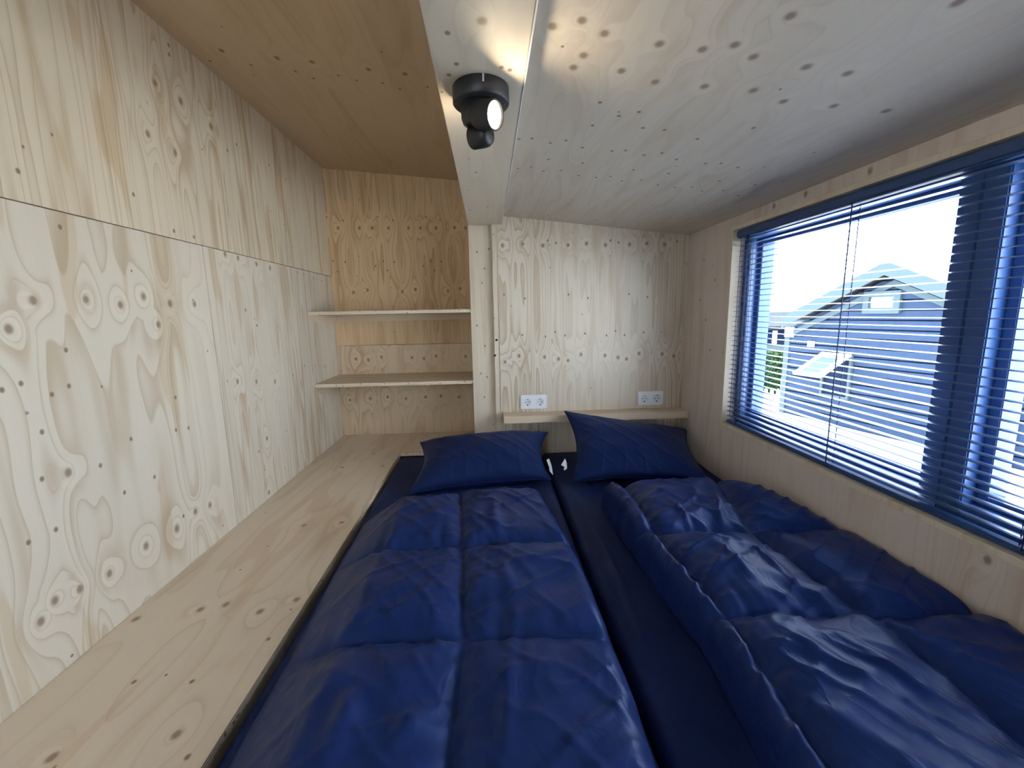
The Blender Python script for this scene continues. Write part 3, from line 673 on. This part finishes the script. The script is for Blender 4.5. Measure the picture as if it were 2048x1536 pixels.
# ------------------------------------------------------------------ pillows
def pillow(name, FL, FR, BR, BL, T, label, seed, tagp, wr=1.0, n=96):
    FL, FR, BR, BL = (np.array(p, float) for p in (FL, FR, BR, BL))
    s = np.linspace(-1, 1, n); U, Vv = np.meshgrid(s, s)
    a = (U+1)/2; b = (Vv+1)/2
    # sides bow inwards between the pointed corners
    bow = 0.075
    a2 = 0.5+(a-0.5)*(1-bow*2*(1-Vv**2)); b2 = 0.5+(b-0.5)*(1-bow*2*(1-U**2))
    rc = 1-0.015*np.abs(U*Vv)**3
    a2 = 0.5+(a2-0.5)*rc; b2 = 0.5+(b2-0.5)*rc
    P = (FL*((1-a2)*(1-b2))[..., None]+FR*(a2*(1-b2))[..., None]+BR*(a2*b2)[..., None]+BL*((1-a2)*b2)[..., None])
    nrm = np.cross(FR-FL, BL-FL); nrm /= np.linalg.norm(nrm)
    pr_ = (np.clip(1-np.abs(U)**2.4, 0, 1)**0.50)*(np.clip(1-np.abs(Vv)**2.4, 0, 1)**0.50)
    ed = np.minimum(1-np.abs(U), 1-np.abs(Vv))
    p1 = 0.80*U+0.60*Vv; p2 = -0.60*U+0.80*Vv
    f1 = (1-np.abs(2*vnoise(p2*1.3+seed, p1*4.5+seed)))**5-0.3
    f2 = (1-np.abs(2*vnoise(U*6.0+seed*2, Vv*1.4+seed)))**5-0.3
    wr_ = (0.22*f1+0.50*f2*np.exp(-(Vv+1)/0.5))*np.clip(ed/0.10, 0, 1)
    wr2 = vnoise(U*3+seed, Vv*3)*0.5+vnoise(U*7+seed, Vv*2.2+seed)*0.35
    H = T*pr_+wr*(0.016*wr_+0.012*wr2*np.clip(ed/0.2, 0, 1))
    top = P+nrm*H[..., None]; bot = P-nrm*(0.75*T*pr_)[..., None]
    V = np.vstack([top.reshape(-1, 3), bot.reshape(-1, 3)])
    V[:, 2] = np.maximum(V[:, 2], MAT+0.006); V[:, 1] = np.minimum(V[:, 1], Y1-0.006); V[:, 0] = np.minimum(V[:, 0], XR-0.006)
    idx = lambda j, i, k=0: k*n*n+j*n+i
    Fc = []
    for j in range(n-1):
        for i in range(n-1):
            Fc.append((idx(j, i), idx(j, i+1), idx(j+1, i+1), idx(j+1, i))); Fc.append((idx(j, i, 1), idx(j+1, i, 1), idx(j+1, i+1, 1), idx(j, i+1, 1)))
    root = tag(empty(name, tuple((FL+FR+BR+BL)/4)), label, 'pillow', 'navy pillows')
    o = mesh('pillow_case', V, Fc, M['navy'], root, smooth_=True)
    bm = bmesh.new(); bm.from_mesh(o.data); bmesh.ops.remove_doubles(bm, verts=bm.verts, dist=0.0004); bmesh.ops.recalc_face_normals(bm, faces=bm.faces); bm.to_mesh(o.data); bm.free()
    # seam piping along the outline
    loop = [(top[0, i]) for i in range(n)]+[top[j, n-1] for j in range(1, n)]+[top[n-1, i] for i in range(n-2, -1, -1)]+[top[j, 0] for j in range(n-2, 0, -1)]
    pts = []
    for p in loop[::2]+[loop[0]]:
        p = p.copy(); p[2] = max(p[2], MAT+0.008); p[1] = min(p[1], Y1-0.008); p[0] = min(p[0], XR-0.008); pts.append(tuple(p))
    tube('seam_piping', pts, 0.0022, M['navy'], root, seg=6)
    # white care label
    for quad in tagp:
        Q = np.array(quad); prism('care_label', Q, (0.0006, -0.0006, 0.0004), M['label'], root)
    return root
def label_quad(pts, Y): return [onY(x, y, Y) for x, y in pts]
FLp, FRp = onZ(812, 990, MAT+0.012), onZ(1106, 960, MAT+0.03)
BRp, BLp = onY(1098, 864, 2.24), onY(838, 884, 2.26)
pillow('pillow', FLp, FRp, BRp, BLp, 0.105, 'navy pillow on the bench side, lying nearly flat', 4.0,
       [label_quad([(1093, 920), (1098, 917), (1103, 932), (1098, 934)], FRp[1]+0.03), label_quad([(1098, 935), (1103, 932), (1106, 950), (1099, 942)], FRp[1]+0.02)])
FLq, FRq = onZ(1141, 966, MAT+0.02), onZ(1430, 968, MAT+0.02)
BLq, BRq = onY(1126, 820, 2.265), onY(1375, 858, 2.33)
pillow('pillow', FLq, FRq, BRq, BLq, 0.085, 'navy pillow on the window side, propped against the ledge', 9.0,
       [label_quad([(1122, 930), (1130, 917), (1133, 925), (1129, 934)], FLq[1]+0.05), label_quad([(1129, 934), (1133, 925), (1134, 936), (1130, 941), (1127, 939)], FLq[1]+0.04)])

# ------------------------------------------------------------------ outside
GZ = CZ - 2.30                        # ground level outdoors
M['ground'] = plain('pale_paving', (0.62, 0.62, 0.60), 0.9, var=0.08, vscale=6)
M['clad'] = plain('flare_tinted_cladding', (0.017, 0.029, 0.058), 0.6, spec=0.06, var=0.2, vscale=9)  # dark boards; bluish lens flare is mixed into their colour
M['trimp'] = plain('pale_blue_trim', (0.044, 0.063, 0.074), 0.6, spec=0.06, var=0.05)
M['tile'] = plain('roof_sheet', (0.075, 0.085, 0.092), 0.6, spec=0.06, var=0.1)
M['wpaint'] = plain('white_paint', (0.80, 0.82, 0.84), 0.5)
M['dglass'] = plain('dark_window_glass', (0.08, 0.11, 0.15), 0.05, spec=0.8)
M['room'] = plain('dark_interior_and_shadow_lines', (0.006, 0.012, 0.030), 0.8, spec=0.04)  # on the house body this dark tone paints shadow lines between boards
M['hedge'] = plain('hedge_leaf', (0.026, 0.062, 0.020), 0.6, spec=0.1, var=0.5, vscale=12)
M['twig'] = plain('hedge_core', (0.012, 0.024, 0.010), 0.9, spec=0.05)
M['palewall'] = plain('pale_wall', (0.07, 0.09, 0.10), 0.7, spec=0.06, var=0.05)
tag(box('ground', XR+0.3, 40, -14, 40, GZ-0.2, GZ, M['ground']), 'bright paved yard outside the window', kind='structure')

A_ = onZ(1561, 824, GZ); B_ = onZ(1829, 889, GZ)
e_ = (B_-A_); e_[2] = 0; e_ /= np.linalg.norm(e_); nf = np.array([e_[1], -e_[0], 0.0])
if nf[0] > 0: nf = -nf                 # facade faces the window
def fac(x, y, off=0.0):
    p = onPlane(x, y, A_+nf*off, nf); return float((p-A_)@e_), float(p[2])
def fp(s, z, off=0.0): return A_ + e_*s + nf*off + np.array([0, 0, z-A_[2]])
s_rg, z_rg = fac(1771, 529, 0.30)           # ridge
s_ev, z_ev = fac(1564, 640, 0.30)           # left eave
sl = (z_rg-z_ev)/(s_rg-s_ev)
s_w0 = 0.0; s_w1 = 2*s_rg - s_w0; z_wl = z_rg - 0.16 - sl*(s_rg-s_w0)
hs = tag(empty('timber_house', tuple(fp(s_rg, GZ))), 'dark clad gabled house seen through the far window', 'house')
def fpoly(name, pts, depth, mat, parent, off=0.0):
    return prism(name, [fp(s, z, off) for s, z in pts], nf*depth, mat, parent)
# body behind the boards, dark to paint their shadow lines, and roof slabs
body = [(s_w0+0.02, GZ), (s_w1-0.02, GZ), (s_w1-0.02, z_wl), (s_rg, z_rg-0.17), (s_w0+0.02, z_wl)]
prism('wall_body', [fp(s, z, -0.03) for s, z in body], -nf*6.0, M['room'], hs)
def roof_pt(s, dz): return z_rg - sl*abs(s-s_rg) + dz
sR = 2*s_rg - s_ev
for s0, s1 in ((s_ev, s_rg), (s_rg, sR)):
    fpoly('roof_slab', [(s0, roof_pt(s0, -0.02)), (s1, roof_pt(s1, -0.02)), (s1, roof_pt(s1, 0.05)), (s0, roof_pt(s0, 0.05))], -6.6, M['tile'], hs, 0.28)
    fpoly('barge_board', [(s0, roof_pt(s0, -0.17)), (s1, roof_pt(s1, -0.17)), (s1, roof_pt(s1, 0.055)), (s0, roof_pt(s0, 0.055))], 0.03, M['trimp'], hs, 0.281)
    q0, q1 = (s_w0, s_rg) if s0 < s_rg-0.01 else (s_rg, s_w1)
    fpoly('rake_trim', [(q0, roof_pt(q0, -0.36)), (q1, roof_pt(q1, -0.36)), (q1, roof_pt(q1, -0.25)), (q0, roof_pt(q0, -0.25))], 0.03, M['trimp'], hs, 0.02)
# cladding, board by board
bh = 0.172; k = 0; z0 = GZ+0.02
while z0 < z_rg-0.2:
    z1 = min(z0+bh-0.026, z_rg-0.19)
    def lim(z):
        if z <= z_wl: return s_w0+0.10, s_w1-0.10
        t = (z_rg-0.16-z)/sl; return max(s_w0+0.10, s_rg-t), min(s_w1-0.10, s_rg+t)
    a0, b0 = lim(z0); a1, b1 = lim(z1)
    if b1-a1 > 0.05: fpoly('cladding_board', [(a0, z0), (b0, z0), (b1, z1), (a1, z1)], 0.022+0.006*((k*7) % 3), M['clad'], hs, -0.012)
    z0 += bh; k += 1
fpoly('corner_board', [(s_w0-0.02, GZ), (s_w0+0.10, GZ), (s_w0+0.10, z_wl-0.1), (s_w0-0.02, z_wl-0.1)], 0.05, M['trimp'], hs, -0.015)
def hwindow(px, label):
    (x0, y0, x1, y1) = px
    a, zt1_ = fac(x0, y0, 0.03); b, zb1_ = fac(x1, y1, 0.03)
    return a, b, zb1_, zt1_
a, b, zb_, zt2 = hwindow((1731, 584, 1800, 627), '')
f_ = empty('window', tuple(fp((a+b)/2, zb_, 0.03))); f_.parent = hs; f_.location = Vector(fp((a+b)/2, zb_, 0.03)) - Vector(hs.location)
fw_ = 0.11
def wframe(par, a, b, z0, z1, fw, off, d, mat):
    fpoly('frame_bar', [(a, z0), (a+fw, z0), (a+fw, z1), (a, z1)], d, mat, par, off); fpoly('frame_bar', [(b-fw, z0), (b, z0), (b, z1), (b-fw, z1)], d, mat, par, off)
    fpoly('frame_bar', [(a+fw, z1-fw), (b-fw, z1-fw), (b-fw, z1), (a+fw, z1)], d, mat, par, off); fpoly('frame_bar', [(a+fw, z0), (b-fw, z0), (b-fw, z0+fw), (a+fw, z0+fw)], d, mat, par, off)
wframe(f_, a, b, zb_, zt2, 0.10, 0.012, 0.06, M['trimp'])
fpoly('pane', [(a+0.1, zb_+0.1), (b-0.1, zb_+0.1), (b-0.1, zt2-0.1), (a+0.1, zt2-0.1)], 0.02, M['dglass'], f_, 0.012)
fpoly('window_vent', [(a+0.14, zt2-0.17), (b-0.14, zt2-0.17), (b-0.14, zt2-0.125), (a+0.14, zt2-0.125)], 0.03, M['wpaint'], f_, 0.034)
# lower window with its top-hung sash pushed open
a, b, zb_, zt2 = hwindow((1648, 704, 1697, 800), '')
g_ = empty('window', tuple(fp((a+b)/2, zb_, 0.03))); g_.parent = hs; g_.location = Vector(fp((a+b)/2, zb_, 0.03)) - Vector(hs.location)
wframe(g_, a, b, zb_, zt2, 0.045, 0.012, 0.05, M['trimp'])
fpoly('window_opening', [(a+0.045, zb_+0.045), (b-0.045, zb_+0.045), (b-0.045, zt2-0.045), (a+0.045, zt2-0.045)], 0.01, M['room'], g_, 0.0125)
ang = math.radians(62); Ls = (zt2-zb_)*0.92
def sp(s, t, h=0.0):     # point on the tilted sash: t down from the hinge
    return fp(s, zt2-0.03-t*math.cos(ang)+h*math.sin(ang), 0.07+t*math.sin(ang)+h*math.cos(ang))
def spoly(name, s0, s1, t0, t1, mat, th=0.04, h0=0.0):
    P = [sp(s0, t0, h0), sp(s1, t0, h0), sp(s1, t1, h0), sp(s0, t1, h0)]
    return prism(name, P, np.array(sp(s0, t0, h0+th))-np.array(P[0]), mat, g_)
spoly('sash_bar', a, a+0.09, 0, Ls, M['wpaint']); spoly('sash_bar', b-0.09, b, 0, Ls, M['wpaint'])
spoly('sash_bar', a+0.09, b-0.09, 0, 0.09, M['wpaint']); spoly('sash_bar', a+0.09, b-0.09, Ls-0.09, Ls, M['wpaint'])
spoly('pane', a+0.09, b-0.09, 0.09, Ls-0.09, M['dglass'], 0.015, 0.012)
for (x0, y0, x1, y1), nm in (((1572, 654, 1587, 674), 'wall_lamp'), ((1617, 682, 1628, 694), 'junction_box')):
    a, zt3 = fac(x0, y0, 0.03); b, zb3 = fac(x1, y1, 0.03)
    fpoly(nm, [(a, zb3), (b, zb3), (b, zt3), (a, zt3)], 0.035, M['wpaint'], hs, 0.02)
# white downpipe seen through the near window
a, _z = fac(2035, 800, 0.05)
tube('downpipe', [tuple(fp(a, GZ+0.02, 0.10)), tuple(fp(a, z_wl, 0.10))], 0.05, M['wpaint'], hs, seg=10)

# pale building further back
d = ray(1545, 640); dh = d/np.linalg.norm(d[:2])
pb = np.array([0, 0, CZ])+dh*17.0; pb[2] = GZ
rt = np.array([dh[1], -dh[0], 0.0]); fwv = np.array([dh[0], dh[1], 0.0])
ph = tag(empty('pale_bungalow', tuple(pb)), 'pale low building with a tiled roof behind the hedge', 'house')
def bpt(a, dep, z): return pb + rt*a + fwv*dep + np.array([0, 0, z-GZ])
def bbox(name, a0, a1, d0, d1, z0, z1, mat, par=None):
    par = par or ph
    return prism(name, [bpt(a0, d0, z0), bpt(a1, d0, z0), bpt(a1, d0, z1), bpt(a0, d0, z1)], fwv*(d1-d0), mat, par)
zev = CZ - 0.55
bbox('wall_body', -4.0, 5.0, 0.0, 5.0, GZ, zev, M['palewall'])
bbox('fascia', -4.4, 5.4, -0.55, -0.45, zev, zev+0.36, M['tile'])
prism('roof_slab', [bpt(-4.4, -0.5, zev+0.36), bpt(5.4, -0.5, zev+0.36), bpt(5.4, 2.5, zev+1.55), bpt(-4.4, 2.5, zev+1.55)], (0, 0, 0.1), M['tile'], ph)
prism('roof_slab', [bpt(-4.4, 5.5, zev+0.36), bpt(5.4, 5.5, zev+0.36), bpt(5.4, 2.5, zev+1.55), bpt(-4.4, 2.5, zev+1.55)], (0, 0, 0.1), M['tile'], ph)
for kx in (-1.3, 0.1, 1.5):
    wi = bbox('window', kx-0.5, kx+0.5, -0.06, -0.01, zev-0.62, zev-0.14, M['room'])
    bbox('mullion', kx-0.07, kx+0.07, -0.09, -0.065, zev-0.60, zev-0.16, M['wpaint'], wi)
# hedge
d = ray(1543, 789); hp = np.array([0, 0, CZ])+d*(GZ-CZ)/d[2]
hd = tag(empty('clipped_hedge', tuple(hp)), 'clipped green hedge beside the dark house', 'hedge')
rs = random.Random(4)
hl, hh, hw = 1.5, 1.12, 0.5
def hpt(a, dep, z): return hp + rt*a + fwv*dep + np.array([0, 0, z])
P = [hpt(-hl, 0.08, 0.02), hpt(0.28, 0.08, 0.02), hpt(0.28, 0.08, hh-0.08), hpt(-hl, 0.08, hh-0.08)]
prism('hedge_core', P, fwv*(hw-0.16), M['twig'], hd)
V = []; Fc = []
for k in range(5200):
    f = rs.random()
    if f < 0.62: p = hpt(rs.uniform(-hl, 0.32), rs.uniform(-0.02, 0.08), rs.uniform(0.03, hh))
    elif f < 0.9: p = hpt(rs.uniform(-hl, 0.32), rs.uniform(0, hw), hh+rs.uniform(-0.08, 0.03))
    else: p = hpt(0.28+rs.uniform(-0.02, 0.05), rs.uniform(0, hw), rs.uniform(0.03, hh))
    d1 = np.array([rs.uniform(-1, 1) for _ in range(3)]); d1 /= np.linalg.norm(d1)
    d2 = np.cross(d1, [rs.uniform(-1, 1) for _ in range(3)]); d2 /= np.linalg.norm(d2)+1e-6
    L_, W_ = rs.uniform(0.03, 0.055), rs.uniform(0.015, 0.025); b0 = len(V)
    V += [p-d1*L_, p+d2*W_, p+d1*L_, p-d2*W_]; Fc.append((b0, b0+1, b0+2, b0+3))
tag(mesh('hedge_leaves', V, Fc, M['hedge'], hd), kind='stuff')
# low white picket fence in front of the hedge
d = ray(1536, 803); qp = np.array([0, 0, CZ])+d*(GZ-CZ)/d[2]
fe = tag(empty('picket_fence', tuple(qp)), 'low white picket fence in front of the hedge', 'fence')
def qpt(a, dep, z): return qp + rt*a + fwv*dep + np.array([0, 0, z])
for k in range(8):
    a0 = -0.75+k*0.13
    prism('picket', [qpt(a0, 0, 0), qpt(a0+0.075, 0, 0), qpt(a0+0.075, 0, 0.30), qpt(a0+0.0375, 0, 0.35), qpt(a0, 0, 0.30)], fwv*0.02, M['wpaint'], fe)
prism('rail', [qpt(-0.8, 0.021, 0.12), qpt(0.3, 0.021, 0.12), qpt(0.3, 0.021, 0.18), qpt(-0.8, 0.021, 0.18)], fwv*0.03, M['wpaint'], fe)
prism('post', [qpt(0.24, -0.03, 0), qpt(0.33, -0.03, 0), qpt(0.33, -0.03, 0.62), qpt(0.24, -0.03, 0.62)], fwv*0.05, M['wpaint'], fe)
